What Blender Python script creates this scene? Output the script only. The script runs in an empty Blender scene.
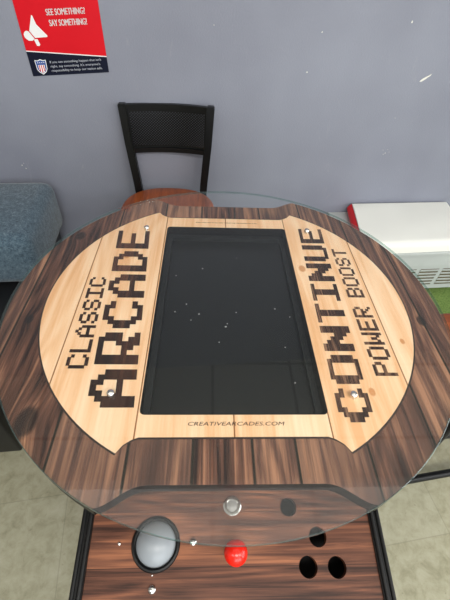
import bpy, bmesh, math, random
from mathutils import Vector, Matrix
random.seed(7)
PI = math.pi
C = bpy.context.scene.collection
sc = bpy.context.scene

# ------------------------------------------------------------------ camera
cam_d = bpy.data.cameras.new('camera')
cam = bpy.data.objects.new('camera', cam_d)
C.objects.link(cam)
r_ = Vector((0.9989375, -0.02280199, 0.04004929))
u_ = Vector((-0.01230439, 0.70551488, 0.70858829))
f_ = Vector((0.04441259, 0.70832819, -0.7044847))
M = Matrix.Identity(4)
for i in range(3):
    M[i][0] = r_[i]; M[i][1] = u_[i]; M[i][2] = -f_[i]
M[0][3], M[1][3], M[2][3] = -0.0393, -0.5105, 1.3601
cam.matrix_world = M
cam_d.sensor_fit = 'VERTICAL'
cam_d.sensor_height = 24
cam_d.lens = 373.86 / 600 * 24
cam_d.clip_start = 0.02
sc.camera = cam

# ------------------------------------------------------------------ world and lights
w = bpy.data.worlds.new('world'); sc.world = w; w.use_nodes = True
w.node_tree.nodes['Background'].inputs[0].default_value = (0.75, 0.85, 1.0, 1)
w.node_tree.nodes['Background'].inputs[1].default_value = 0.25

def area(name, loc, rot, sx, sy, power, col):
    d = bpy.data.lights.new(name, 'AREA'); d.shape = 'RECTANGLE'
    d.size = sx; d.size_y = sy; d.energy = power; d.color = col
    o = bpy.data.objects.new(name, d); C.objects.link(o)
    o.location = loc; o.rotation_euler = rot
    return o
area('daylight_back', (1.1, -3.4, 1.6), (math.radians(90), 0, 0), 3.4, 1.7, 84, (0.93, 0.97, 1.0))
area('daylight_right', (3.1, -1.2, 1.5), (math.radians(90), 0, math.radians(90)), 2.4, 1.6, 55, (0.93, 0.97, 1.0))
area('troffer_light', (0.2, -1.7, 2.7), (0, 0, 0), 1.15, 0.55, 40, (1.0, 0.97, 0.92))
area('added_haze_panel', (0.1, -0.04, 2.7), (0, 0, 0), 2.5, 0.62, 6, (1.0, 0.98, 0.95))  # unseen dim panel, added so its reflection lays haze over the glass overhang
area('troffer_light_rear', (-1.6, -1.7, 2.7), (0, 0, 0), 1.15, 0.55, 22, (1.0, 0.97, 0.92))
area('troffer_light_side', (1.8, -1.7, 2.7), (0, 0, 0), 1.15, 0.55, 40, (1.0, 0.97, 0.92))

sc.view_settings.view_transform = 'Standard'
sc.view_settings.look = 'None'
sc.view_settings.exposure = -0.12
sc.view_settings.gamma = 1.0
sc.view_settings.use_curve_mapping = False

# ------------------------------------------------------------------ helpers
def srgb(r, g, b):
    f = lambda c: (c / 255 / 12.92) if c / 255 <= 0.04045 else ((c / 255 + 0.055) / 1.055) ** 2.4
    return (f(r), f(g), f(b), 1)

def link(name, bm, mats, parent=None, smooth=False, loc=None, rot=None, recalc=True):
    if recalc:
        bmesh.ops.recalc_face_normals(bm, faces=bm.faces)
    me = bpy.data.meshes.new(name)
    bm.to_mesh(me); bm.free()
    if not isinstance(mats, (list, tuple)): mats = [mats]
    for m in mats: me.materials.append(m)
    if smooth:
        for p in me.polygons: p.use_smooth = True
        try: me.set_sharp_from_angle(angle=math.radians(40))
        except Exception: pass
    o = bpy.data.objects.new(name, me)
    C.objects.link(o)
    if parent: o.parent = parent
    if loc is not None: o.location = loc
    if rot is not None: o.rotation_euler = rot
    return o

def thing(name, label, cat, loc=(0, 0, 0), rz=0, group=None):
    o = bpy.data.objects.new(name, None); C.objects.link(o)
    o.location = loc; o.rotation_euler = (0, 0, rz)
    o.empty_display_size = 0.1
    o['label'] = label; o['category'] = cat
    if group: o['group'] = group
    return o

def struct(o):
    o['kind'] = 'structure'; return o

def box(bm, x0, x1, y0, y1, z0, z1, mi=0, bev=0):
    vs = [bm.verts.new((x, y, z)) for z in (z0, z1) for y in (y0, y1) for x in (x0, x1)]
    fs = []
    for q in ((0, 2, 3, 1), (4, 5, 7, 6), (0, 1, 5, 4), (2, 6, 7, 3), (0, 4, 6, 2), (1, 3, 7, 5)):
        f = bm.faces.new([vs[i] for i in q]); f.material_index = mi; fs.append(f)
    if bev:
        es = list({e for f in fs for e in f.edges})
        bmesh.ops.bevel(bm, geom=es, offset=bev, segments=3, affect='EDGES', profile=0.5)
    return vs

def tube(bm, pts, rad, seg=12, mi=0, flat=1.0):
    """round tube through the points"""
    pts = [Vector(p) for p in pts]
    rings = []
    n = len(pts)
    if not isinstance(rad, (list, tuple)): rad = [rad] * n
    for i, p in enumerate(pts):
        a = pts[max(i - 1, 0)]; b = pts[min(i + 1, n - 1)]
        t = (b - a).normalized()
        ref = Vector((0, 0, 1)) if abs(t.z) < 0.9 else Vector((1, 0, 0))
        s = t.cross(ref).normalized(); v = s.cross(t).normalized()
        rings.append([bm.verts.new(p + (s * math.cos(2 * PI * k / seg) + v * math.sin(2 * PI * k / seg) * flat) * rad[i]) for k in range(seg)])
    for i in range(n - 1):
        for k in range(seg):
            f = bm.faces.new((rings[i][k], rings[i][(k + 1) % seg], rings[i + 1][(k + 1) % seg], rings[i + 1][k])); f.material_index = mi
    for rg in (rings[0], rings[-1]):
        f = bm.faces.new(rg); f.material_index = mi

def lathe(bm, prof, seg=32, cx=0, cy=0, cz=0, mi=0, sx=1.0, sy=1.0):
    """prof: list of (r, z); r 0 at the ends closes the shape"""
    rings = []
    for r, z in prof:
        if r < 1e-7: rings.append([bm.verts.new((cx, cy, cz + z))])
        else: rings.append([bm.verts.new((cx + sx * r * math.cos(2 * PI * k / seg), cy + sy * r * math.sin(2 * PI * k / seg), cz + z)) for k in range(seg)])
    for a, b in zip(rings, rings[1:]):
        for k in range(seg):
            k2 = (k + 1) % seg
            if len(a) == 1 and len(b) == 1: continue
            if len(a) == 1: f = bm.faces.new((a[0], b[k2], b[k]))
            elif len(b) == 1: f = bm.faces.new((a[k], a[k2], b[0]))
            else: f = bm.faces.new((a[k], a[k2], b[k2], b[k]))
            f.material_index = mi
    for rg in (rings[0], rings[-1]):
        if len(rg) > 1:
            f = bm.faces.new(rg); f.material_index = mi

def plate(bm, loops, z0, z1, mi=0, side_mi=None, zf=None):
    """flat plate bounded by the first loop with the others as holes"""
    if side_mi is None: side_mi = mi
    tops, edges = [], []
    for lp in loops:
        vs = [bm.verts.new((p[0], p[1], z1)) for p in lp]
        tops.append(vs)
        for i in range(len(vs)):
            edges.append(bm.edges.new((vs[i], vs[(i + 1) % len(vs)])))
    res = bmesh.ops.triangle_fill(bm, use_beauty=True, use_dissolve=False, edges=edges)
    faces = [g for g in res['geom'] if isinstance(g, bmesh.types.BMFace)]
    mp = {}
    for vs in tops:
        for v in vs: mp[v] = bm.verts.new((v.co.x, v.co.y, z0))
    for f in faces:
        f.material_index = mi
        g = bm.faces.new([mp[v] for v in reversed(f.verts)]); g.material_index = mi
    for vs in tops:
        for i in range(len(vs)):
            a, b = vs[i], vs[(i + 1) % len(vs)]
            f = bm.faces.new((a, b, mp[b], mp[a])); f.material_index = side_mi

def circle(cx, cy, r, n=32):
    return [(cx + r * math.cos(2 * PI * k / n), cy + r * math.sin(2 * PI * k / n)) for k in range(n)]

def rrect(x0, x1, y0, y1, r, n=6):
    out = []
    for cx, cy, a0 in ((x1 - r, y1 - r, 0), (x0 + r, y1 - r, 90), (x0 + r, y0 + r, 180), (x1 - r, y0 + r, 270)):
        for k in range(n + 1):
            a = math.radians(a0 + 90 * k / n)
            out.append((cx + r * math.cos(a), cy + r * math.sin(a)))
    return out

# ------------------------------------------------------------------ materials
class NT:
    def __init__(s, name):
        s.m = bpy.data.materials.new(name); s.m.use_nodes = True
        s.t = s.m.node_tree; s.b = s.t.nodes['Principled BSDF']; s.out = s.t.nodes['Material Output']
    def n(s, typ, **kw):
        nd = s.t.nodes.new(typ)
        for k, v in kw.items(): setattr(nd, k, v)
        return nd
    def l(s, a, b): s.t.links.new(a, b)
    def put(s, sock, v):
        if isinstance(v, bpy.types.NodeSocket): s.l(v, sock)
        else: sock.default_value = v
    def math(s, op, a, b=None, c=None):
        nd = s.n('ShaderNodeMath', operation=op)
        s.put(nd.inputs[0], a)
        if b is not None: s.put(nd.inputs[1], b)
        if c is not None: s.put(nd.inputs[2], c)
        return nd.outputs[0]
    def xyz(s, x, y, z=0.0):
        nd = s.n('ShaderNodeCombineXYZ')
        s.put(nd.inputs[0], x); s.put(nd.inputs[1], y); s.put(nd.inputs[2], z)
        return nd.outputs[0]
    def coord(s, kind='Object'):
        tc = s.n('ShaderNodeTexCoord'); sp = s.n('ShaderNodeSeparateXYZ')
        s.l(tc.outputs[kind], sp.inputs[0]); return tc.outputs[kind], sp.outputs
    def noise(s, vec, scale=5.0, detail=2.0, rough=0.5, dist=0.0):
        nd = s.n('ShaderNodeTexNoise'); s.put(nd.inputs['Vector'], vec)
        nd.inputs['Scale'].default_value = scale; nd.inputs['Detail'].default_value = detail
        nd.inputs['Roughness'].default_value = rough; nd.inputs['Distortion'].default_value = dist
        return nd.outputs['Fac']
    def ramp(s, fac, stops):
        nd = s.n('ShaderNodeValToRGB'); s.put(nd.inputs[0], fac)
        e = nd.color_ramp.elements
        while len(e) < len(stops): e.new(0.5)
        for i, (p, c) in enumerate(stops): e[i].position = p; e[i].color = c
        return nd.outputs[0]
    def mix(s, fac, a, b, mode='MIX'):
        nd = s.n('ShaderNodeMix', data_type='RGBA', blend_type=mode)
        s.put(nd.inputs[0], fac); s.put(nd.inputs[6], a); s.put(nd.inputs[7], b)
        return nd.outputs[2]
    def smooth(s, v, lo, hi):
        nd = s.n('ShaderNodeMapRange', interpolation_type='SMOOTHSTEP')
        s.put(nd.inputs[0], v); nd.inputs[1].default_value = lo; nd.inputs[2].default_value = hi
        return nd.outputs[0]
    def bump(s, h, strength=0.2, dist=0.01):
        nd = s.n('ShaderNodeBump'); nd.inputs['Strength'].default_value = strength
        nd.inputs['Distance'].default_value = dist
        s.put(nd.inputs['Height'], h); s.l(nd.outputs[0], s.b.inputs['Normal'])

def plain(name, col, rough=0.5, metal=0.0, var=0.0, vscale=30, spec=0.5, bump=0.0, bscale=200):
    t = NT(name)
    t.b.inputs['Roughness'].default_value = rough
    t.b.inputs['Metallic'].default_value = metal
    t.b.inputs['Specular IOR Level'].default_value = spec
    v, _ = t.coord()
    nz = t.noise(v, vscale, 4)
    dark = tuple(c * (1 - var) for c in col[:3]) + (1,)
    lite = tuple(min(1, c * (1 + var)) for c in col[:3]) + (1,)
    t.l(t.ramp(nz, [(0.3, dark), (0.7, lite)]), t.b.inputs['Base Color'])
    if bump: t.bump(t.noise(v, bscale, 3), bump, 0.002)
    return t.m

def wood(name, dark, mid, lite, width, off=0.0, along='Y', seam_col=(0.01, 0.007, 0.005, 1), seam_w=0.0013,
         grain=1.0, knots=(), knot_col=(0.012, 0.01, 0.01, 1), var=0.35, rough=0.5, tint=None, tint_amt=0.0, ring=14.0, spec=0.25, seams=None, fine=90):
    t = NT(name)
    t.b.inputs['Roughness'].default_value = rough
    t.b.inputs['Specular IOR Level'].default_value = spec
    v, s = t.coord()
    A, L = (s[0], s[1]) if along == 'Y' else (s[1], s[0])
    a = t.math('ADD', t.math('DIVIDE', A, width), off)
    idx = t.math('FLOOR', a)
    wn = t.n('ShaderNodeTexWhiteNoise', noise_dimensions='1D'); t.l(idx, wn.inputs['W'])
    rnd = wn.outputs['Value']
    fr = t.math('FRACT', a)
    edge = t.math('MINIMUM', fr, t.math('SUBTRACT', 1.0, fr))
    edge = t.math('MULTIPLY', edge, width)
    if seams:
        idx = None; edge = None
        for q in seams:
            g = t.math('GREATER_THAN', A, q); e = t.math('ABSOLUTE', t.math('SUBTRACT', A, q))
            idx = g if idx is None else t.math('ADD', idx, g)
            edge = e if edge is None else t.math('MINIMUM', edge, e)
        t.l(idx, wn.inputs['W'])
    # bend the grain round the knots
    Aw = A; kd = None
    for kx, ky, kr in knots:
        da = t.math('DIVIDE', t.math('SUBTRACT', A, kx), kr)
        dl = t.math('DIVIDE', t.math('SUBTRACT', L, ky), kr * 1.5)
        d2 = t.math('ADD', t.math('MULTIPLY', da, da), t.math('MULTIPLY', dl, dl))
        g = t.math('EXPONENT', t.math('MULTIPLY', d2, -0.25))
        Aw = t.math('ADD', Aw, t.math('MULTIPLY', g, kr * 0.9))
        k1 = t.math('SUBTRACT', 1.0, t.smooth(d2, 0.5, 1.5))
        kd = k1 if kd is None else t.math('MAXIMUM', kd, k1)
    sh = t.math('MULTIPLY', rnd, 13.7)
    vec1 = t.xyz(t.math('MULTIPLY', Aw, fine * grain), t.math('ADD', t.math('MULTIPLY', L, 3.5 * grain), sh), sh)
    n1 = t.noise(vec1, 1.0, 6, 0.7, 0.5)
    vec2 = t.xyz(t.math('MULTIPLY', Aw, 13 * grain), t.math('ADD', t.math('MULTIPLY', L, 1.7 * grain), sh), sh)
    n2 = t.noise(vec2, 1.0, 2, 0.5, 0.2)
    rg = t.math('SINE', t.math('MULTIPLY', n2, ring * 6.28))
    fac = t.math('ADD', t.math('MULTIPLY', n1, 1.05), t.math('MULTIPLY', rg, 0.07))
    fac = t.math('ADD', fac, t.math('MULTIPLY', t.math('SUBTRACT', n2, 0.5), 0.5))
    fac = t.math('ADD', fac, t.math('MULTIPLY', t.math('SUBTRACT', rnd, 0.5), var * 0.45))
    fac = t.math('ADD', fac, -0.02)
    col = t.ramp(fac, [(0.28, dark), (0.5, mid), (0.74, lite)])
    if tint is not None:
        col = t.mix(t.math('MULTIPLY', wn.outputs['Value'], tint_amt), col, tint)
    if kd is not None: col = t.mix(t.math('MULTIPLY', kd, 0.85), col, knot_col)
    sm = t.math('SUBTRACT', 1.0, t.smooth(edge, seam_w * 0.4, seam_w * 1.4))
    col = t.mix(sm, col, seam_col)
    t.l(col, t.b.inputs['Base Color'])
    return t.m

ring_wood = wood('dark_plank_print', srgb(38, 23, 20), srgb(108, 72, 58), srgb(192, 138, 106), 0.1, off=0.0,
                 knots=((-0.296, -0.250, 0.016), (-0.330, 0.2, 0.010), (-0.357, -0.055, 0.007), (0.314, 0.286, 0.012), (0.36, -0.05, 0.008)),
                 tint=srgb(84, 70, 66), tint_amt=0.45, seam_w=0.0021, ring=9.0, fine=120, seam_col=srgb(34, 32, 26), seams=(-0.376, -0.25, -0.146, -0.058, 0.024, 0.085, 0.187, 0.285, 0.362), rough=0.45)
letter_wood = wood('letter_plank_print', srgb(30, 18, 15), srgb(60, 36, 28), srgb(100, 64, 46), 0.05, grain=1.2, seam_w=0.0008, rough=0.45, ring=8)
# lettering grain runs across the letters
stripe_wood = wood('letter_stripe_print', srgb(34, 20, 17), srgb(70, 46, 37), srgb(150, 112, 88), 0.047, along='Y', grain=1.5, fine=160, seam_w=0.0008, rough=0.45)
pine = wood('light_pine_print', srgb(234, 180, 132), srgb(247, 204, 164), srgb(253, 222, 190), 0.1405, off=0.0, grain=0.7,
            seam_col=srgb(140, 84, 36), seam_w=0.0011, knots=((0.159, 0.096, 0.007), (0.219, -0.202, 0.005), (-0.215, 0.13, 0.006), (0.305, -0.1, 0.004)),
            knot_col=srgb(205, 138, 84), var=0.25, rough=0.45, ring=9)
panel_wood = wood('warm_plank_print', srgb(48, 27, 19), srgb(100, 62, 46), srgb(156, 100, 70), 0.075, off=0.42, along='X', grain=0.9,
                  seam_w=0.0006, seam_col=srgb(50, 30, 22), fine=150, rough=0.4, var=0.5)
black_plastic = plain('black_plastic', srgb(22, 22, 23), 0.35, var=0.1)
moulding = plain('black_moulding', srgb(7, 7, 8), 0.4, var=0.05, spec=0.25)
screen_m = plain('screen_black', srgb(7, 9, 10), 0.35, var=0.08, vscale=6)
bezel_m = plain('bezel_black', srgb(20, 22, 23), 0.5, var=0.08)
chrome = plain('chrome', (0.75, 0.74, 0.72, 1), 0.18, 1.0)
border_m = plain('print_outline', srgb(45, 32, 28), 0.5)
red_ball = plain('red_plastic', srgb(226, 32, 16), 0.25, var=0.03)
ball_m = plain('trackball_grey', srgb(140, 146, 152), 0.36, var=0.03)
hole_m = plain('hole_black', srgb(10, 9, 9), 0.8)
ink = plain('ink_brown', srgb(120, 84, 56), 0.6)
dust_m = plain('dust', srgb(205, 205, 200), 0.9)

def glass_mat(name, tint, base_r, haze, haze_col):
    t = NT(name); t.t.nodes.remove(t.b)
    tr = t.n('ShaderNodeBsdfTransparent'); tr.inputs[0].default_value = tint
    gl = t.n('ShaderNodeBsdfGlossy'); gl.inputs['Roughness'].default_value = 0.015
    gl.inputs[0].default_value = (1, 1, 1, 1)
    df = t.n('ShaderNodeBsdfDiffuse'); df.inputs[0].default_value = haze_col
    geo = t.n('ShaderNodeNewGeometry')
    dp = t.n('ShaderNodeVectorMath', operation='DOT_PRODUCT')
    t.l(geo.outputs['Normal'], dp.inputs[0]); t.l(geo.outputs['Incoming'], dp.inputs[1])
    c = t.math('ABSOLUTE', dp.outputs['Value'])
    f = t.math('POWER', t.math('SUBTRACT', 1.0, c), 5.0)
    f = t.math('ADD', t.math('MULTIPLY', f, 1 - base_r), base_r)
    m1 = t.n('ShaderNodeMixShader'); t.l(f, m1.inputs[0]); t.l(tr.outputs[0], m1.inputs[1]); t.l(gl.outputs[0], m1.inputs[2])
    m2 = t.n('ShaderNodeMixShader'); m2.inputs[0].default_value = haze
    t.l(m1.outputs[0], m2.inputs[1]); t.l(df.outputs[0], m2.inputs[2])
    t.l(m2.outputs[0], t.out.inputs[0])
    return t.m
glass_m = glass_mat('table_glass', (0.985, 0.995, 0.99, 1), 0.022, 0.005, (0.8, 0.85, 0.85, 1))
glass_edge = glass_mat('table_glass_edge', (0.62, 0.76, 0.72, 1), 0.05, 0.10, (0.22, 0.32, 0.32, 1))

# wall paint
def wall_mat():
    t = NT('wall_paint_grey'); v, s = t.coord()
    big = t.noise(v, 1.3, 3, 0.6); fine = t.noise(v, 380, 3, 0.6)
    base = t.ramp(big, [(0.3, srgb(126, 129, 143)), (0.7, srgb(146, 150, 164))])
    base = t.mix(t.math('MULTIPLY', fine, 0.35), base, srgb(122, 124, 134))
    sc_ = t.noise(t.xyz(t.math('MULTIPLY', s[0], 1.0), s[1], t.math('MULTIPLY', s[2], 0.4)), 9, 6, 0.75, 1.5)
    base = t.mix(t.math('MULTIPLY', t.smooth(sc_, 0.62, 0.72), 0.18), base, srgb(170, 170, 172))
    t.l(base, t.b.inputs['Base Color']); t.b.inputs['Roughness'].default_value = 0.55
    t.bump(t.noise(v, 160, 3, 0.6), 0.25, 0.004)
    return t.m
wall_m = wall_mat()
plain_wall = plain('wall_paint_pale', srgb(190, 188, 184), 0.8, var=0.03)
ceil_m = None
def ceiling_mat():
    t = NT('ceiling_tile'); v, s = t.coord()
    def e(c):
        fr = t.math('FRACT', t.math('DIVIDE', c, 0.6)); m = t.math('MINIMUM', fr, t.math('SUBTRACT', 1.0, fr))
        return t.math('SUBTRACT', 1.0, t.smooth(m, 0.012, 0.022))
    g = t.math('MAXIMUM', e(s[0]), e(s[1]))
    c = t.ramp(t.noise(v, 120, 4), [(0.35, srgb(176, 174, 168)), (0.6, srgb(232, 230, 226))])
    t.l(t.mix(g, c, srgb(120, 120, 118)), t.b.inputs['Base Color']); t.b.inputs['Roughness'].default_value = 0.9
    return t.m
def floor_mat():
    t = NT('floor_vinyl_tile'); v, s = t.coord()
    def fr(c, o):
        a = t.math('DIVIDE', t.math('ADD', c, o), 0.305)
        f = t.math('FRACT', a); m = t.math('MINIMUM', f, t.math('SUBTRACT', 1.0, f))
        return t.math('FLOOR', a), t.math('SUBTRACT', 1.0, t.smooth(m, 0.002, 0.008))
    # rotate a little: the tiles follow the wall
    ca, sa = math.cos(math.radians(8)), math.sin(math.radians(8))
    X = t.math('ADD', t.math('MULTIPLY', s[0], ca), t.math('MULTIPLY', s[1], sa))
    Y = t.math('SUBTRACT', t.math('MULTIPLY', s[1], ca), t.math('MULTIPLY', s[0], sa))
    ix, gx = fr(X, 0.2); iy, gy = fr(Y, 0.0)
    wn = t.n('ShaderNodeTexWhiteNoise', noise_dimensions='2D'); t.l(t.xyz(ix, iy), wn.inputs['Vector'])
    n = t.noise(v, 22, 8, 0.72, 0.4)
    c = t.ramp(n, [(0.3, srgb(130, 127, 102)), (0.5, srgb(157, 154, 130)), (0.72, srgb(174, 171, 150))])
    c = t.mix(t.math('MULTIPLY', wn.outputs['Value'], 0.18), c, srgb(178, 178, 160))
    sp = t.smooth(t.noise(v, 55, 3, 0.6), 0.66, 0.75)
    c = t.mix(t.math('MULTIPLY', sp, 0.5), c, srgb(112, 106, 84))
    st = t.smooth(t.noise(v, 6, 4, 0.7), 0.6, 0.75)
    c = t.mix(t.math('MULTIPLY', st, 0.25), c, srgb(132, 130, 106))
    c = t.mix(t.math('MULTIPLY', t.math('MAXIMUM', gx, gy), 0.28), c, srgb(96, 96, 80))
    t.l(c, t.b.inputs['Base Color']); t.b.inputs['Roughness'].default_value = 0.35
    return t.m

# ------------------------------------------------------------------ structure
def slab(name, x0, x1, y0, y1, z0, z1, m):
    bm = bmesh.new(); box(bm, x0, x1, y0, y1, z0, z1); return struct(link(name, bm, m))
slab('floor', -3.2, 3.3, -3.7, 1.75, -0.1, 0.0, floor_mat())
slab('ceiling', -3.2, 3.3, -3.7, 1.75, 2.75, 2.85, ceiling_mat())
WK = math.atan(0.08)
bm = bmesh.new(); box(bm, -3.3, 3.6, 0, 0.12, 0.0, 2.75)
wf = struct(link('wall_front', bm, wall_m, loc=(0, 1.185, 0), rot=(0, 0, WK)))
slab('wall_left', -3.32, -3.2, -3.7, 1.75, 0, 2.75, plain_wall)
slab('wall_right', 3.3, 3.42, -3.7, 1.75, 0, 2.75, plain_wall)
slab('wall_back', -3.32, 3.42, -3.82, -3.7, 0, 2.75, plain_wall)

def wallpt(x, z, d=0.0):
    """point on the front wall at world x, d in front of it"""
    return Vector((x + math.sin(WK) * d, 1.185 + 0.08 * x - math.cos(WK) * d, z))

# ceiling light fixtures; the long one frames the panel added for the glass haze
fix_m = plain('fixture_white', srgb(225, 225, 222), 0.5)
for (x, y, lab) in ((0.1, -0.04, 'long dim panel added above the round arcade table for its haze in the glass'), (0.2, -1.7, 'white ceiling light panel behind the player'),
                    (-1.6, -1.7, 'white ceiling light panel to the rear left'),
                    (1.8, -1.7, 'white ceiling light panel to the rear right')):
    bm = bmesh.new()
    hx, hy = (1.27, 0.33) if y > -1 else (0.6, 0.30)
    plate(bm, [rrect(-hx - 0.03, hx + 0.03, -hy - 0.03, hy + 0.03, 0.005, 1), rrect(-hx, hx, -hy, hy, 0.005, 1)], 0, 0.05)
    o = link('ceiling_light', bm, fix_m, loc=(x, y, 2.70)); o['label'] = lab; o['category'] = 'ceiling light'; o['group'] = 'ceiling lights'

# flaked paint spots on the wall (bare plaster showing)
chip_m = plain('bare_plaster', srgb(226, 224, 216), 0.9)
bm = bmesh.new()
chips = [(-0.876, 0.576, .006), (-0.864, 0.562, .005), (-0.866, 0.585, .003), (0.803, 0.623, .005), (0.821, 0.628, .003), (0.788, 0.638, .003), (0.795, 0.618, .003),
         (0.382, 1.094, .005), (0.729, 1.134, .007), (0.35, 0.959, .005), (-0.031, 1.106, .003), (0.584, 0.6, .002), (0.793, 0.784, .003), (0.81, 0.64, .002)]
for x, z, r in chips:
    n = 7; pts = []
    for k in range(n):
        a = 2 * PI * k / n; rr = 0.75 * r * random.uniform(0.45, 1.1)
        pts.append(bm.verts.new(wallpt(x + rr * 0.7 * math.cos(a), z + rr * math.sin(a), 0.0012)))
    bm.faces.new(pts)
pts = [(0.848, 0.936), (0.856, 0.943), (0.868, 0.95), (0.880, 0.956), (0.888, 0.962), (0.886, 0.954), (0.876, 0.947), (0.868, 0.940), (0.856, 0.932), (0.846, 0.930)]
bm.faces.new([bm.verts.new(wallpt(x, z, 0.0012)) for x, z in pts])
o = struct(link('trim_1', bm, chip_m, recalc=False)); o['label'] = 'white paint chips in the grey wall'

# ------------------------------------------------------------------ arcade table
T = thing('arcade_table', 'round glass-topped arcade game table with dark plank print, black screen and wooden control panel', 'arcade table')

def gcoords_text(s, font, gap=1):
    cells = []; u = 0
    for ch in s:
        if ch == ' ': u += 4; continue
        g = font[ch]; wd = len(g[0])
        for r, row in enumerate(g):
            for c, q in enumerate(row):
                if q == '#': cells.append((u + c, 6 - r))
        u += wd + gap
    return cells, u - gap
BIG = {
 'A': ['..###..', '.##.##.', '##...##', '##...##', '#######', '##...##', '##...##'],
 'R': ['######.', '##...##', '##...##', '##..###', '#####..', '##.###.', '##..###'],
 'C': ['..####.', '.##..##', '##.....', '##.....', '##.....', '.##..##', '..####.'],
 'D': ['#####..', '##..##.', '##...##', '##...##', '##...##', '##..##.', '#####..'],
 'E': ['#######', '##.....', '##.....', '######.', '##.....', '##.....', '#######'],
 'O': ['.#####.', '##...##', '##...##', '##...##', '##...##', '##...##', '.#####.'],
 'N': ['##...##', '###..##', '####.##', '#######', '##.####', '##..###', '##...##'],
 'T': ['######', '..##..', '..##..', '..##..', '..##..', '..##..', '..##..'],
 'I': ['######', '..##..', '..##..', '..##..', '..##..', '..##..', '######'],
 'U': ['##...##', '##...##', '##...##', '##...##', '##...##', '##...##', '.#####.'],
}
THIN = {
 'C': ['.###.', '#...#', '#....', '#....', '#....', '#...#', '.###.'],
 'L': ['#....', '#....', '#....', '#....', '#....', '#....', '#####'],
 'A': ['..#..', '.#.#.', '#...#', '#...#', '#####', '#...#', '#...#'],
 'S': ['.###.', '#...#', '#....', '.###.', '....#', '#...#', '.###.'],
 'I': ['#####', '..#..', '..#..', '..#..', '..#..', '..#..', '#####'],
 'P': ['####.', '#...#', '#...#', '####.', '#....', '#....', '#....'],
 'O': ['.###.', '#...#', '#...#', '#...#', '#...#', '#...#', '.###.'],
 'W': ['#...#', '#...#', '#...#', '#.#.#', '#.#.#', '##.##', '#...#'],
 'E': ['#####', '#....', '#....', '####.', '#....', '#....', '#####'],
 'R': ['####.', '#...#', '#...#', '####.', '#.#..', '#..#.', '#...#'],
 'B': ['####.', '#...#', '#...#', '####.', '#...#', '#...#', '####.'],
 'T': ['#####', '..#..', '..#..', '..#..', '..#..', '..#..', '..#..'],
}
ZB = 0.8530      # board top
def lettering(s, font, near, far, z, m, gap=1, name='lettering', label=None, grow=0.0):
    """near=(x_top, x_base, y), far=(x_top, x_base, y): the word runs from near to far"""
    cells, n = gcoords_text(s, font, gap)
    bm = bmesh.new(); cache = {}
    def pt(u, v):
        if (u, v) not in cache:
            a, b = u / n, v / 7
            xt = near[0] + (far[0] - near[0]) * a; xb = near[1] + (far[1] - near[1]) * a
            cache[(u, v)] = bm.verts.new((xb + (xt - xb) * b, near[2] + (far[2] - near[2]) * a, z))
        return cache[(u, v)]
    for u, v in cells:
        bm.faces.new((pt(u - grow, v - grow), pt(u + 1 + grow, v - grow), pt(u + 1 + grow, v + 1 + grow), pt(u - grow, v + 1 + grow)))
    bmesh.ops.recalc_face_normals(bm, faces=bm.faces)
    for f in bm.faces:
        if f.normal.z < 0: f.normal_flip()
    o = link(name, bm, m, T, recalc=False)
    if label: o['label'] = label
    return o

# board outline: a circle cut by a shallow notch front and back
def board_outline(R, tipx, flat, ins=0.0):
    q = []      # right half of the front notch, from the flat out to the tip
    a0 = -math.acos(0.178 / R)      # where the circle starts near the front
    arc = []
    n = 60
    for k in range(n + 1):
        a = a0 + (2 * abs(a0)) * k / n
        arc.append((R * math.cos(a), R * math.sin(a)))
    notch = [(0.1765, -0.3635), (0.172, -0.3628), (0.166, -0.3605), (0.158, -0.356), (0.149, -0.350), (0.141, -0.345), (0.133, -0.341), (0.125, -0.3385), (0.115, -0.3375)]
    right = list(reversed(notch)) + arc + [(x, -y) for x, y in notch]
    left = [(-x, y) for x, y in reversed(right)]
    return right + left
R0 = 0.4058
outl = board_outline(R0, 0, 0)
lcd_cut = rrect(-0.138, 0.1415, -0.2405, 0.2435, 0.008)
bm = bmesh.new(); plate(bm, [outl, lcd_cut], ZB - 0.022, ZB, 0, 1)
link('tabletop_board', bm, [ring_wood, moulding], T)

def art_outline(R, flat, tx):
    """circle segment left and right, straight front and back, joined by small cusps"""
    pts = []
    y_t = math.sqrt(R * R - tx * tx)
    a0 = math.atan2(y_t, tx)
    n = 48
    right = [(tx - 0.028, -flat), (tx - 0.018, -flat - 0.004), (tx - 0.008, -flat - 0.011)]
    for k in range(n + 1):
        a = -a0 + 2 * a0 * k / n
        right.append((R * math.cos(a), R * math.sin(a)))
    right += [(tx - 0.008, flat + 0.011), (tx - 0.018, flat + 0.004), (tx - 0.028, flat)]
    return [(x, y + 0.0035) for x, y in right + [(-x, y) for x, y in reversed(right)]]
bm = bmesh.new(); plate(bm, [art_outline(0.3437, 0.2805, 0.163), lcd_cut], ZB + 0.0001, ZB + 0.0005)
o = link('print_outline', bm, border_m, T); o['label'] = 'thin dark brown outline round the pine print'
bm = bmesh.new(); plate(bm, [art_outline(0.3410, 0.2778, 0.162), lcd_cut], ZB + 0.0005, ZB + 0.0009)
o = link('artwork_panel', bm, pine, T); o['label'] = 'light pine plank print'
ZL = ZB + 0.0012
lettering('ARCADE', BIG, (-0.217, -0.147, -0.229), (-0.248, -0.177, 0.222), ZL, letter_wood)
lettering('CLASSIC', THIN, (-0.266, -0.232, -0.160), (-0.274, -0.244, 0.058), ZL, letter_wood, grow=0.12)
lettering('CONTINUE', BIG, (0.1565, 0.209, -0.253), (0.174, 0.229, 0.244), ZL, stripe_wood)
def pb(k): return (0.235 + 0.003 * k, 0.272 - 0.004 * k, -0.172 + 0.338 * k)
lettering('POWER', THIN, pb(0), pb(29 / 63), ZL, stripe_wood, grow=0.1)
lettering('BOOST', THIN, pb(34 / 63), pb(1), ZL, stripe_wood, grow=0.1)

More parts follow.
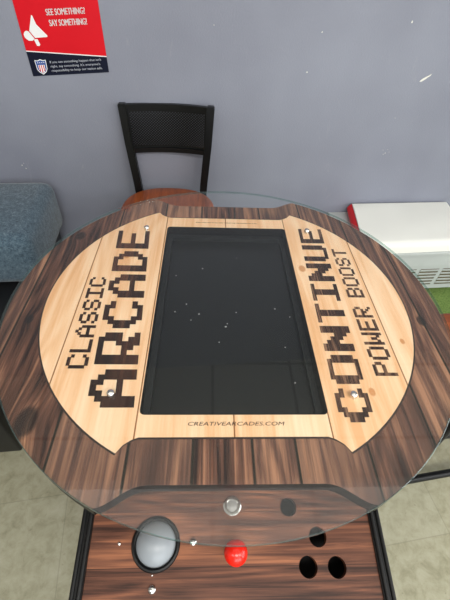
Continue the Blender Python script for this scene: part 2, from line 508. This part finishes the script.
def text_mesh(s, size, align='LEFT', extrude=0.0):
    cu = bpy.data.curves.new('t', 'FONT'); cu.body = s; cu.size = size; cu.align_x = align; cu.extrude = extrude
    cu.resolution_u = 3
    ob = bpy.data.objects.new('t', cu); C.objects.link(ob)
    dg = bpy.context.evaluated_depsgraph_get(); dg.update()
    me = bpy.data.meshes.new_from_object(ob.evaluated_get(dg))
    bpy.data.objects.remove(ob); bpy.data.curves.remove(cu)
    bm = bmesh.new(); bm.from_mesh(me); bpy.data.meshes.remove(me)
    for f in bm.faces: f.material_index = 0
    return bm
def fit(bm, x0, x1, y0, y1):
    xs = [v.co.x for v in bm.verts]; ys = [v.co.y for v in bm.verts]
    a, b, c, d = min(xs), max(xs), min(ys), max(ys)
    for v in bm.verts:
        v.co.x = x0 + (v.co.x - a) / (b - a) * (x1 - x0)
        v.co.y = y0 + (v.co.y - c) / (d - c) * (y1 - y0)
bm = text_mesh('CREATIVEARCADES.COM', 0.01); fit(bm, -0.067, 0.072, -0.2575, -0.2517)
for v in bm.verts: v.co.z = ZL; v.co.x += (v.co.y + 0.2565) * 0.35
link('lettering', bm, letter_wood, T, recalc=False)['label'] = 'small dark web address below the screen'
# tiny unreadable line above the screen
bm = bmesh.new()
x = -0.072
while x < 0.075:
    wd = random.uniform(0.002, 0.004)
    vs = [bm.verts.new(p) for p in ((x, 0.2615, ZL), (x + wd, 0.2615, ZL), (x + wd, 0.264, ZL), (x, 0.264, ZL))]
    bm.faces.new(vs); x += wd + random.choice((0.001, 0.001, 0.0028))
link('fine_print', bm, ink, T, recalc=False)

# screen, sunk under the board
bm = bmesh.new(); plate(bm, [rrect(-0.15, 0.152, -0.248, 0.255, 0.004), rrect(-0.127, 0.1305, -0.2305, 0.232, 0.005)], ZB - 0.032, ZB - 0.0225)
link('screen_bezel', bm, bezel_m, T)
bm = bmesh.new(); box(bm, -0.149, 0.151, -0.247, 0.254, ZB - 0.05, ZB - 0.0325)
link('screen', bm, screen_m, T)

# glass top
bm = bmesh.new()
n = 160; rings = []
for r, z in ((0.4055, 0.8545), (0.4065, 0.8550), (0.4065, 0.8594), (0.4055, 0.860)):
    rings.append([bm.verts.new((r * math.cos(2 * PI * k / n), r * math.sin(2 * PI * k / n), z)) for k in range(n)])
for a, b in zip(rings, rings[1:]):
    for k in range(n):
        f = bm.faces.new((a[k], a[(k + 1) % n], b[(k + 1) % n], b[k])); f.material_index = 1
bm.faces.new(rings[-1]); bm.faces.new(list(reversed(rings[0])))
link('glass_top', bm, [glass_m, glass_edge], T, recalc=True)
for x, y in ((-0.185, 0.229), (0.192, 0.230), (-0.184, -0.208), (0.186, -0.210)):
    bm = bmesh.new()
    lathe(bm, [(0.0058, -0.008), (0.0058, 0.0008), (0.0049, 0.0026), (0.003, 0.0038), (0, 0.0042)], 24)
    link('glass_bolt', bm, chrome, T, True, loc=(x, y, 0.8601))
# dust on the glass over the screen
bm = bmesh.new()
for x, y, r in ((-0.052, 0.083, .0012), (-0.08, -0.02, .0011), (-0.056, -0.045, .0013), (-0.07, -0.06, .0009), (-0.008, -0.075, .0016), (-0.005, -0.068, .001), (0.012, -0.04, .001),
                (-0.02, -0.11, .001), (0.085, -0.03, .0012), (0.092, -0.12, .001), (0.098, -0.19, .0011), (-0.105, 0.06, .0009), (0.11, -0.05, .0009), (0.02, 0.12, .0008), (-0.1, -0.04, .001)):
    bm.faces.new([bm.verts.new((x + 1.25 * r * math.cos(a * PI / 3), y + 1.25 * r * 0.8 * math.sin(a * PI / 3), 0.8603)) for a in range(6)])
o = link('dust_specks', bm, dust_m, T, recalc=False); o['kind'] = 'stuff'

# cabinet under the board
body_wood = wood('cabinet_plank_print', srgb(50, 28, 20), srgb(105, 66, 48), srgb(150, 98, 68), 0.09, along='X', grain=0.8)
bm = bmesh.new()
prof = rrect(-0.222, 0.234, -0.232, 0.262, 0.01, 3)
plate(bm, [prof], 0.06, ZB - 0.0505)
plate(bm, [rrect(-0.222, 0.234, -0.232, 0.262, 0.01, 3), rrect(-0.16, 0.162, -0.228, 0.258, 0.01, 3)], ZB - 0.0505, ZB - 0.023)
link('cabinet_body', bm, body_wood, T)
bm = bmesh.new(); box(bm, -0.25, 0.262, -0.26, 0.29, 0.0, 0.06, bev=0.006)
link('plinth', bm, black_plastic, T)

# control panel: a plate sloping 12 degrees down to the player
TI = math.radians(12)
CPL = Vector((0.006, -0.36, 0.66))
holes = [(0.094, 0.049, .0140), (0.138, 0.006, .0145), (0.117, -0.034, .0148), (0.163, -0.035, .0148)]
bm = bmesh.new()
loops = [rrect(-0.2275, 0.2275, -0.0775, 0.127, 0.002, 1)] + [circle(x, y, r, 28) for x, y, r in holes]
loops += [circle(-0.124, 0.0, 0.0345, 40), circle(-0.001, 0.052, 0.010, 24), circle(0, -0.013, 0.009, 20)]
plate(bm, loops, -0.012, 0.0)
CP = link('control_panel', bm, panel_wood, T, loc=CPL, rot=(TI, 0, 0))
bm = bmesh.new(); box(bm, -0.2275, 0.2275, -0.082, -0.0778, -0.05, 0.0012)
link('front_moulding', bm, moulding, CP)
bm = bmesh.new(); box(bm, -0.226, 0.226, -0.077, 0.126, -0.075, -0.06)
link('panel_tray', bm, hole_m, CP)
for s in (-1, 1):
    bm = bmesh.new()
    xa, xb = sorted((s * 0.2278, s * 0.246))
    box(bm, xa, xb, -0.60, 0.127, -0.12, 0.0035, 0)
    # twin beads of the edge moulding
    tube(bm, [(s * 0.2325, -0.60, 0.0035), (s * 0.2325, 0.127, 0.0035)], 0.0036, 10)
    tube(bm, [(s * 0.2425, -0.60, 0.0030), (s * 0.2425, 0.127, 0.0030)], 0.0036, 10)
    link('side_panel', bm, moulding, CP, True)
bm = bmesh.new(); box(bm, -0.2275, 0.2275, -0.595, -0.083, -0.075, -0.05)
link('lower_shelf', bm, body_wood, CP)

def onpanel(x, y, z):
    return CPL + Vector((x, y * math.cos(TI) - z * math.sin(TI), y * math.sin(TI) + z * math.cos(TI)))
# trackball
bm = bmesh.new()
lathe(bm, [(0.0345, -0.012), (0.0345, 0.0), (0.0375, 0.0), (0.0385, 0.0015), (0.0372, 0.0035), (0.0345, 0.0042), (0.0325, 0.003), (0.0318, -0.002), (0.032, -0.012), (0.0345, -0.012)][1:], 48)
bmb = bmesh.new()
prof = []
for k in range(13):
    a = math.radians(90 - k * 7.5)
    prof.append((0.0375 * math.cos(a), 0.0375 * math.sin(a) - 0.0205))
prof.reverse()
prof[-1] = (0, prof[-1][1])
lathe(bmb, prof, 48)
tbo = link('trackball', bmb, ball_m, T, True, loc=onpanel(-0.124, 0, 0), rot=(TI, 0, 0))
link('mounting_ring', bm, moulding, tbo, True)
# joystick
bm = bmesh.new()
lathe(bm, [(0, -0.0175)] + [(0.0175 * math.sin(math.radians(a)), -0.0175 * math.cos(math.radians(a))) for a in range(10, 180, 10)] + [(0, 0.0175)], 32, cz=0.049)
js = link('joystick', bm, red_ball, T, True, loc=onpanel(0, -0.013, 0), rot=(TI, 0, 0)); js['label'] = 'red ball handle'
bm = bmesh.new(); lathe(bm, [(0, -0.02), (0.0045, -0.02), (0.0045, 0.031), (0, 0.0345)], 16); link('shaft', bm, chrome, js, True)
bm = bmesh.new(); lathe(bm, [(0.0046, 0.0004), (0.0155, 0.0004), (0.0155, 0.002), (0.0046, 0.003)], 32)
link('dust_washer', bm, black_plastic, js, True)
# silver button near the board
bm = bmesh.new()
lathe(bm, [(0.0098, -0.01), (0.0098, 0.0002), (0.0150, 0.0002), (0.0150, 0.002), (0.0132, 0.0036), (0.0105, 0.0036), (0.0098, 0.0015)], 36)
sb = link('push_button', bm, chrome, T, True, loc=onpanel(-0.001, 0.052, 0), rot=(TI, 0, 0)); sb['label'] = 'silver ringed push button'
bm = bmesh.new(); lathe(bm, [(0.0096, -0.01), (0.0096, 0.0012), (0.008, 0.0024), (0, 0.0028)], 28)
link('button_cap', bm, plain('grey_cap', srgb(140, 138, 134), 0.35), sb, True)
for x, y, r in ((-0.182, 0.001, .0028), (-0.065, 0.002, .0062), (-0.125, -0.058, .0062), (-0.1265, -0.0405, .0014)):
    bm = bmesh.new(); lathe(bm, [(r, 0.0001), (r, r * 0.15), (r * 0.8, r * 0.45), (r * 0.4, r * 0.65), (0, r * 0.7)], 20)
    link('panel_bolt', bm, chrome, T, True, loc=onpanel(x, y, 0), rot=(TI, 0, 0))

# ------------------------------------------------------------------ chairs
black_metal = plain('black_powder_coat', srgb(6, 7, 9), 0.38, var=0.06, spec=0.35, bump=0.05)
seat_wood = NT('varnished_seat_wood')
v, s = seat_wood.coord()
nz = seat_wood.noise(seat_wood.xyz(seat_wood.math('MULTIPLY', s[0], 60), seat_wood.math('MULTIPLY', s[1], 6), 0.0), 1.0, 4, 0.6, 0.4)
seat_wood.l(seat_wood.ramp(nz, [(0.3, srgb(112, 50, 22)), (0.7, srgb(168, 88, 44))]), seat_wood.b.inputs['Base Color'])
seat_wood.b.inputs['Roughness'].default_value = 0.28
seat_wood = seat_wood.m

def make_chair(label, loc, rz):
    t = thing('dining_chair', label, 'chair', loc, rz, 'black metal chairs with wooden seats')
    # seat: rounded front, fuller at the back
    pts = []
    for k in range(48):
        a = 2 * PI * k / 48
        ca, sa = math.cos(a), math.sin(a)
        e = 0.82
        pts.append((0.207 * math.copysign(abs(ca) ** e, ca), 0.205 * math.copysign(abs(sa) ** e, sa)))
    bm = bmesh.new()
    prof = [(0.90, 0.446), (0.97, 0.449), (1.0, 0.457), (1.0, 0.466), (0.975, 0.475), (0.93, 0.478), (0.75, 0.475), (0.45, 0.472)]
    rings = [[bm.verts.new((x * q, y * q, z)) for x, y in pts] for q, z in prof]
    for a, b in zip(rings, rings[1:]):
        for k in range(48): bm.faces.new((a[k], a[(k + 1) % 48], b[(k + 1) % 48], b[k]))
    bm.faces.new(rings[-1]); bm.faces.new(list(reversed(rings[0])))
    link('seat', bm, seat_wood, t, True)['label'] = 'round reddish varnished wood seat'
    # rear posts: legs running up into the back
    def post(sx):
        b = bmesh.new()
        path = [(sx * 0.175, 0.215, 0.0), (sx * 0.150, 0.187, 0.25), (sx * 0.148, 0.180, 0.44), (sx * 0.154, 0.185, 0.52), (sx * 0.170, 0.198, 0.68), (sx * 0.181, 0.210, 0.84)]
        rings = []
        for i, p in enumerate(path):
            hw, hd = 0.0165, 0.0165
            rings.append([b.verts.new((p[0] + a * hw, p[1] + c * hd, p[2])) for a, c in ((-1, -1), (1, -1), (1, 1), (-1, 1))])
        for a, c in zip(rings, rings[1:]):
            for k in range(4): b.faces.new((a[k], a[(k + 1) % 4], c[(k + 1) % 4], c[k]))
        b.faces.new(rings[0]); b.faces.new(rings[-1])
        bmesh.ops.recalc_face_normals(b, faces=b.faces)
        es = [e for e in b.edges if abs((e.verts[0].co - e.verts[1].co).z) > 0.02 or (e.verts[0].co.z > 0.83)]
        bmesh.ops.bevel(b, geom=es, offset=0.004, segments=2, affect='EDGES')
        return b
    for sx in (-1, 1): link('rear_post', post(sx), black_metal, t, True)
    for sx in (-1, 1):
        b = bmesh.new(); tube(b, [(sx * 0.172, -0.185, 0), (sx * 0.146, -0.142, 0.445)], 0.0115, 12)
        link('leg', b, black_metal, t, True)
    # frame under the seat and stretchers
    b = bmesh.new()
    for p in (((-.146, -.142, .435), (.146, -.142, .435)), ((-.146, -.142, .435), (-.148, .178, .435)), ((.146, -.142, .435), (.148, .178, .435)), ((-.148, .178, .435), (.148, .178, .435))):
        tube(b, p, 0.0105, 10)
    link('seat_frame', b, black_metal, t, True)
    for sx in (-1, 1):
        for z in (0.07, 0.37):
            kx = 0.172 - 0.026 * z / 0.431; ky = -0.185 + 0.043 * z / 0.431
            rx = 0.175 - 0.025 * min(z / 0.25, 1); ry = 0.215 - 0.028 * min(z / 0.25, 1)
            b = bmesh.new(); tube(b, [(sx * kx, ky, z), (sx * rx, ry, z)], 0.0125, 10)
            link('stretcher', b, black_metal, t, True)
    # curved back: two rails and a perforated sheet between them
    def arc(u, z):      # u -1..1 across
        f = (z - 0.52) / 0.32
        return Vector((u * (0.160 + 0.010 * f), 0.190 + 0.018 * f + 0.022 * (1 - u * u), z))
    for z, h in ((0.827, 0.011), (0.652, 0.010)):
        b = bmesh.new(); N = 20; rings = []
        for i in range(N + 1):
            p = arc(-1 + 2 * i / N, z)
            rings.append([b.verts.new(p + Vector((0, dy, dz))) for dy, dz in ((-0.009, -h), (0.009, -h), (0.009, h), (-0.009, h))])
        for a, c in zip(rings, rings[1:]):
            for k in range(4): b.faces.new((a[k], a[(k + 1) % 4], c[(k + 1) % 4], c[k]))
        b.faces.new(rings[0]); b.faces.new(rings[-1])
        link('back_rail', b, black_metal, t, True)
    b = bmesh.new(); NX, NZ = 56, 30
    z0, z1 = 0.660, 0.818
    def P2(i, j): return arc(-1 + 2 * i / NX, z0 + (z1 - z0) * j / NZ)
    grid = [[b.verts.new(P2(i, j)) for j in range(NZ + 1)] for i in range(NX + 1)]
    for i in range(NX):
        for j in range(NZ):
            o = (grid[i][j], grid[i + 1][j], grid[i + 1][j + 1], grid[i][j + 1])
            if (i + j) % 2 == 0 and 1 < i < NX - 2 and 1 < j < NZ - 2:
                c = P2(i + 0.5, j + 0.5)
                inn = [b.verts.new(c + (q.co - c) * 0.68) for q in o]
                for k in range(4): b.faces.new((o[k], o[(k + 1) % 4], inn[(k + 1) % 4], inn[k]))
            else: b.faces.new(o)
    ob = link('perforated_backrest', b, black_metal, t)
    md = ob.modifiers.new('thick', 'SOLIDIFY'); md.thickness = 0.0016; md.offset = 0
    return t
make_chair('black metal chair with perforated back against the grey wall, behind the arcade table', (-0.222, 0.93, 0), math.radians(-0.5))
make_chair('black metal chair with wooden seat pushed under the right side of the arcade table', (0.75, 0.125, 0), math.radians(-81.5))

# ------------------------------------------------------------------ upholstered bench
def fabric():
    t = NT('blue_grey_fabric'); v, s = t.coord()
    n1 = t.noise(t.xyz(t.math('MULTIPLY', s[0], 1.0), t.math('MULTIPLY', s[1], 1.0), t.math('MULTIPLY', s[2], 2.2)), 170, 3, 0.7)
    n2 = t.noise(v, 60, 4, 0.7)
    f = t.math('ADD', t.math('MULTIPLY', n1, 0.6), t.math('MULTIPLY', n2, 0.4))
    t.l(t.ramp(f, [(0.36, srgb(40, 56, 70)), (0.5, srgb(72, 93, 108)), (0.64, srgb(110, 129, 141))]), t.b.inputs['Base Color'])
    t.b.inputs['Roughness'].default_value = 0.95
    t.b.inputs['Sheen Weight'].default_value = 0.3
    t.bump(n1, 0.3, 0.002)
    return t.m
B = thing('upholstered_bench', 'blue-grey fabric bench with black base against the wall, left of the chair', 'bench', (-1.4, 0.61, 0), WK)
bm = bmesh.new(); box(bm, -0.85, 0.69, -0.03, 0.435, 0.29, 0.525, bev=0.05)
link('seat_cushion', bm, fabric(), B, True)['label'] = 'blue-grey woven fabric cushion'
bm = bmesh.new(); box(bm, -0.88, 0.655, -0.59, 0.40, 0.0, 0.29, bev=0.008)
link('base', bm, plain('black_laminate', srgb(18, 18, 20), 0.45, var=0.08), B, True)['label'] = 'black base'

# ------------------------------------------------------------------ wall heater / air conditioner with a folded banner on top
ac_paint = plain('heater_paint', srgb(186, 191, 190), 0.45, var=0.04, vscale=12)
ac_dark = plain('heater_recess', srgb(92, 84, 62), 0.7)
H = thing('wall_heater', 'grey-white floor level heating unit with vents against the wall at right', 'heater', (0.60, 1.185 + 0.048 - 0.003, 0), WK)
def prof_box(bm, prof, x0, x1, mi=0):
    a = [bm.verts.new((x0, -y, z)) for y, z in prof]; b = [bm.verts.new((x1, -y, z)) for y, z in prof]
    n = len(prof)
    for k in range(n):
        f = bm.faces.new((a[k], a[(k + 1) % n], b[(k + 1) % n], b[k])); f.material_index = mi
    bm.faces.new(a); bm.faces.new(list(reversed(b)))
bm = bmesh.new()
prof_box(bm, [(0, 0.045), (0, 0.285), (0.355, 0.285), (0.358, 0.21), (0.350, 0.045)], 0, 0.665)
link('housing', bm, ac_paint, H)
bm = bmesh.new()
prof_box(bm, [(0, 0.285), (0, 0.302), (0.366, 0.302), (0.374, 0.296), (0.374, 0.285)], -0.004, 0.67)
link('top_cover', bm, ac_paint, H)
bm = bmesh.new(); box(bm, 0.02, 0.63, -0.28, -0.02, 0.0, 0.045)
link('foot', bm, black_plastic, H)
# vents set into the lower front face (which slopes from (y .385, z .20) to (y .315, z .045))
def face_pt(x, t, d):   # t 0 at top of the slope
    y = 0.358 - 0.008 * t; z = 0.205 - 0.155 * t
    nrm = Vector((0, -0.911, -0.412)) * -1
    return Vector((x, -y - d, z))
for k in range(5):
    x0 = 0.035 + k * 0.121; x1 = x0 + 0.100
    bm = bmesh.new()
    vs = [bm.verts.new(face_pt(x, t, 0.0008)) for x, t in ((x0, 0.12), (x1, 0.12), (x1, 0.84), (x0, 0.84))]
    bm.faces.new(vs)
    vent = link('vent', bm, ac_dark, H)
    bm = bmesh.new()
    for j in range(5):
        ta = 0.16 + j * 0.14; tb_ = ta + 0.06
        q = [face_pt(x0, ta, 0.004), face_pt(x1, ta, 0.004), face_pt(x1, tb_, 0.002), face_pt(x0, tb_, 0.002)]
        q2 = [p + Vector((0, 0.003, 0.0015)) for p in q]
        a = [bm.verts.new(p) for p in q]; b = [bm.verts.new(p) for p in q2]
        for i in range(4): bm.faces.new((a[i], a[(i + 1) % 4], b[(i + 1) % 4], b[i]))
        bm.faces.new(a); bm.faces.new(b)
    link('vent_slats', bm, ac_paint, vent)

# folded white banner with a red side lying on the heater
banner_white = plain('banner_white', srgb(240, 240, 233), 0.8, var=0.02, vscale=5, spec=0.2)
banner_red = plain('banner_red', srgb(222, 18, 32), 0.5, var=0.03)
Bn = thing('folded_banner', 'thick white folded banner with red left end lying on top of the heater', 'banner', (0.60, 1.230, 0.3025), WK)
def banner_row(x, front):
    """cross-section points from the wall forward, over the top and down the front"""
    pts = []
    for k in range(7):
        a = PI / 2 * k / 6
        pts.append((0.020 - 0.014 * math.sin(PI / 2 - a), 0.045 + 0.014 * math.sin(a)))
    for k in range(1, 12):
        q = k / 12
        pts.append((0.02 + (front - 0.055) * q, 0.059 + 0.003 * math.sin(PI * q) + 0.0012 * math.sin(9 * x + 6 * q)))
    for k in range(7):
        a = PI / 2 * k / 6
        pts.append((front - 0.035 + 0.034 * math.sin(a), 0.030 + 0.029 * math.cos(a)))
    pts.append((front + 0.001, 0.004))
    return pts
bm = bmesh.new(); N = 24; rows = []
for i in range(N + 1):
    x = 0.112 + 0.530 * i / N
    row = [bm.verts.new((x - 0.20 * y, -y, z)) for y, z in banner_row(x, 0.372 + 0.003 * math.sin(8 * x))]
    row.append(bm.verts.new((x - 0.2 * 0.36, -0.36, 0.0005))); row.append(bm.verts.new((x, -0.008, 0.0005)))
    rows.append(row)
for a, b in zip(rows, rows[1:]):
    n = len(a)
    for k in range(n): bm.faces.new((a[k], a[(k + 1) % n], b[(k + 1) % n], b[k]))
bm.faces.new(rows[0]); bm.faces.new(rows[-1])
link('banner_sheet', bm, banner_white, Bn, True)['label'] = 'white side of the banner'
# red fold bulging out of the left end
bm = bmesh.new(); rings = []
for j in range(17):
    y = 0.010 + 0.355 * j / 16
    top = 0.055 if j < 12 else 0.055 - 0.03 * (j - 12) / 4
    rings.append([bm.verts.new((0.111 - 0.20 * y - 0.019 * math.sin(PI * k / 8), -y, 0.0006 + top * k / 8)) for k in range(9)])
for a, b in zip(rings, rings[1:]):
    for k in range(8): bm.faces.new((a[k], a[k + 1], b[k + 1], b[k]))
    bm.faces.new((a[0], b[0], b[8], a[8]))
bm.faces.new(rings[0]); bm.faces.new(rings[-1])
link('banner_fold', bm, banner_red, Bn, True)['label'] = 'red folded end'

# green floor mat by the heater
gm = NT('green_mat'); v, s = gm.coord()
gm.l(gm.ramp(gm.noise(v, 160, 4, 0.7), [(0.35, srgb(84, 112, 48)), (0.65, srgb(132, 158, 84))]), gm.b.inputs['Base Color'])
gm.b.inputs['Roughness'].default_value = 0.95; gm.bump(gm.noise(v, 220, 3), 0.5, 0.004)
bm = bmesh.new(); plate(bm, [rrect(-0.25, 0.45, -0.42, 0.20, 0.02)], 0.0, 0.008)
o = link('floor_mat', bm, gm.m, None, loc=(1.15, 0.82, 0.0005), rot=(0, 0, WK))
o['label'] = 'green mat on the floor in front of the heater'; o['category'] = 'mat'

# ------------------------------------------------------------------ poster
P0 = -0.72
poster_red = plain('poster_red', srgb(212, 12, 30), 0.5, var=0.03, vscale=8, spec=0.2)
poster_navy = plain('poster_navy', srgb(8, 15, 38), 0.5, var=0.05, spec=0.2)
poster_white = plain('poster_white', srgb(238, 238, 238), 0.5)
poster_grey = plain('poster_text_grey', srgb(215, 218, 226), 0.5)
poster_blue = plain('emblem_blue', srgb(30, 74, 150), 0.4)
PO = thing('safety_poster', 'red and navy poster with white megaphone taped to the grey wall', 'poster', wallpt(P0, 0.929), WK)
# local: x along the wall, z up (sheared a little as it hangs askew), -y out of the wall
def pp(u, v, d): return Vector((u, -d, v + 0.063 * u))
def poster_plate(name, pts, d0, d1, m, lab=None):
    bm = bmesh.new()
    a = [bm.verts.new(pp(u, v, d0)) for u, v in pts]; b = [bm.verts.new(pp(u, v, d1)) for u, v in pts]
    n = len(pts)
    for k in range(n): bm.faces.new((a[k], a[(k + 1) % n], b[(k + 1) % n], b[k]))
    bm.faces.new(a); bm.faces.new(list(reversed(b)))
    o = link(name, bm, m, PO)
    if lab: o['label'] = lab
    return o
Wd = 0.286
poster_plate('red_field', [(0, 0.082), (Wd, 0.052), (Wd + 0.0, 0.43), (0.004, 0.43)], 0.001, 0.0022, poster_red)
poster_plate('navy_band', [(0, 0), (Wd, 0), (Wd, 0.052), (0, 0.082)], 0.001, 0.0022, poster_navy)
poster_plate('dividing_line', [(0, 0.0805), (Wd, 0.0505), (Wd, 0.0535), (0, 0.0835)], 0.0022, 0.0026, poster_white)
MG = 'white megaphone symbol'
mega = bmesh.new()
def mpoly(pts):
    a = [mega.verts.new(pp(u, v, 0.0027)) for u, v in pts]; mega.faces.new(a)
mpoly([(0.051, 0.187), (0.0545, 0.184), (0.060, 0.160), (0.0895, 0.125), (0.087, 0.1215), (0.0445, 0.1205), (0.0305, 0.142)])
mpoly([(0.0275, 0.1405), (0.0415, 0.1185), (0.034, 0.1125), (0.020, 0.113), (0.0095, 0.122), (0.0075, 0.132), (0.013, 0.140), (0.020, 0.143)])
mpoly([(0.0385, 0.1165), (0.0515, 0.1165), (0.0565, 0.100), (0.052, 0.0955), (0.044, 0.0965)])
o = link('megaphone', mega, poster_white, PO); o['label'] = MG
def ptext(s, u0, u1, v0, v1, m, bold=0.0, slant=0.0):
    bm = text_mesh(s, 0.02)
    fit(bm, u0, u1, v0, v1)
    if bold:
        # thicken the strokes by laying copies a hair apart
        src = [[(v.co.x, v.co.y) for v in f.verts] for f in bm.faces]
        for dx, dy in ((bold, 0), (-bold, 0), (0, bold * 0.6)):
            for q in src:
                try: bm.faces.new([bm.verts.new((x + dx, y + dy, 0)) for x, y in q])
                except Exception: pass
    k = 0
    for v in bm.verts:
        x, y = v.co.x, v.co.y
        v.co = pp(x + (y - v0) * slant, y, 0.0027)
    o = link('poster_text', bm, m, PO, recalc=False)
    return o
ptext('SEE SOMETHING?', 0.103, 0.236, 0.1835, 0.2015, poster_white, 0.0007)
ptext('SAY SOMETHING!', 0.106, 0.236, 0.1525, 0.171, poster_white, 0.0007)
ptext("If you see something happen that isn't", 0.074, 0.264, 0.0375, 0.0475, poster_grey, 0.0002)
ptext("right, say something. It's everyone's", 0.074, 0.258, 0.0235, 0.0335, poster_grey, 0.0002)
ptext('responsibility to keep our nation safe.', 0.074, 0.264, 0.0095, 0.0195, poster_grey, 0.0002)
sh = [(0.020, 0.052), (0.030, 0.0505), (0.0405, 0.0545), (0.051, 0.0505), (0.061, 0.052), (0.0595, 0.022), (0.0535, 0.012), (0.0405, 0.004), (0.0275, 0.012), (0.0215, 0.022)]
def shrink(pts, q, c=(0.0405, 0.030)): return [(c[0] + (x - c[0]) * q, c[1] + (y - c[1]) * q) for x, y in pts]
em = poster_plate('shield_emblem', sh, 0.0022, 0.0025, poster_white, 'white bordered blue and red shield emblem')
bm = bmesh.new()
def face_at(pts, d, mi):
    f = bm.faces.new([bm.verts.new(pp(u, v, d)) for u, v in pts]); f.material_index = mi
face_at(shrink(sh, 0.88), 0.0027, 0)
face_at([(0.0285, 0.036), (0.0525, 0.036), (0.052, 0.021), (0.0475, 0.013), (0.0405, 0.0085), (0.0335, 0.013), (0.029, 0.021)], 0.0028, 1)
for k in range(3):
    x = 0.031 + k * 0.0075
    face_at([(x, 0.035), (x + 0.0035, 0.035), (x + 0.0035, 0.014 if k != 1 else 0.0105), (x, 0.016 if k != 1 else 0.0105)], 0.0029, 2)
for k in range(4):
    x = 0.0285 + k * 0.0075
    face_at([(x, 0.042), (x + 0.003, 0.042), (x + 0.003, 0.045), (x, 0.045)], 0.0029, 1)
o = link('emblem_print', bm, [poster_blue, poster_white, poster_red], em, recalc=False)
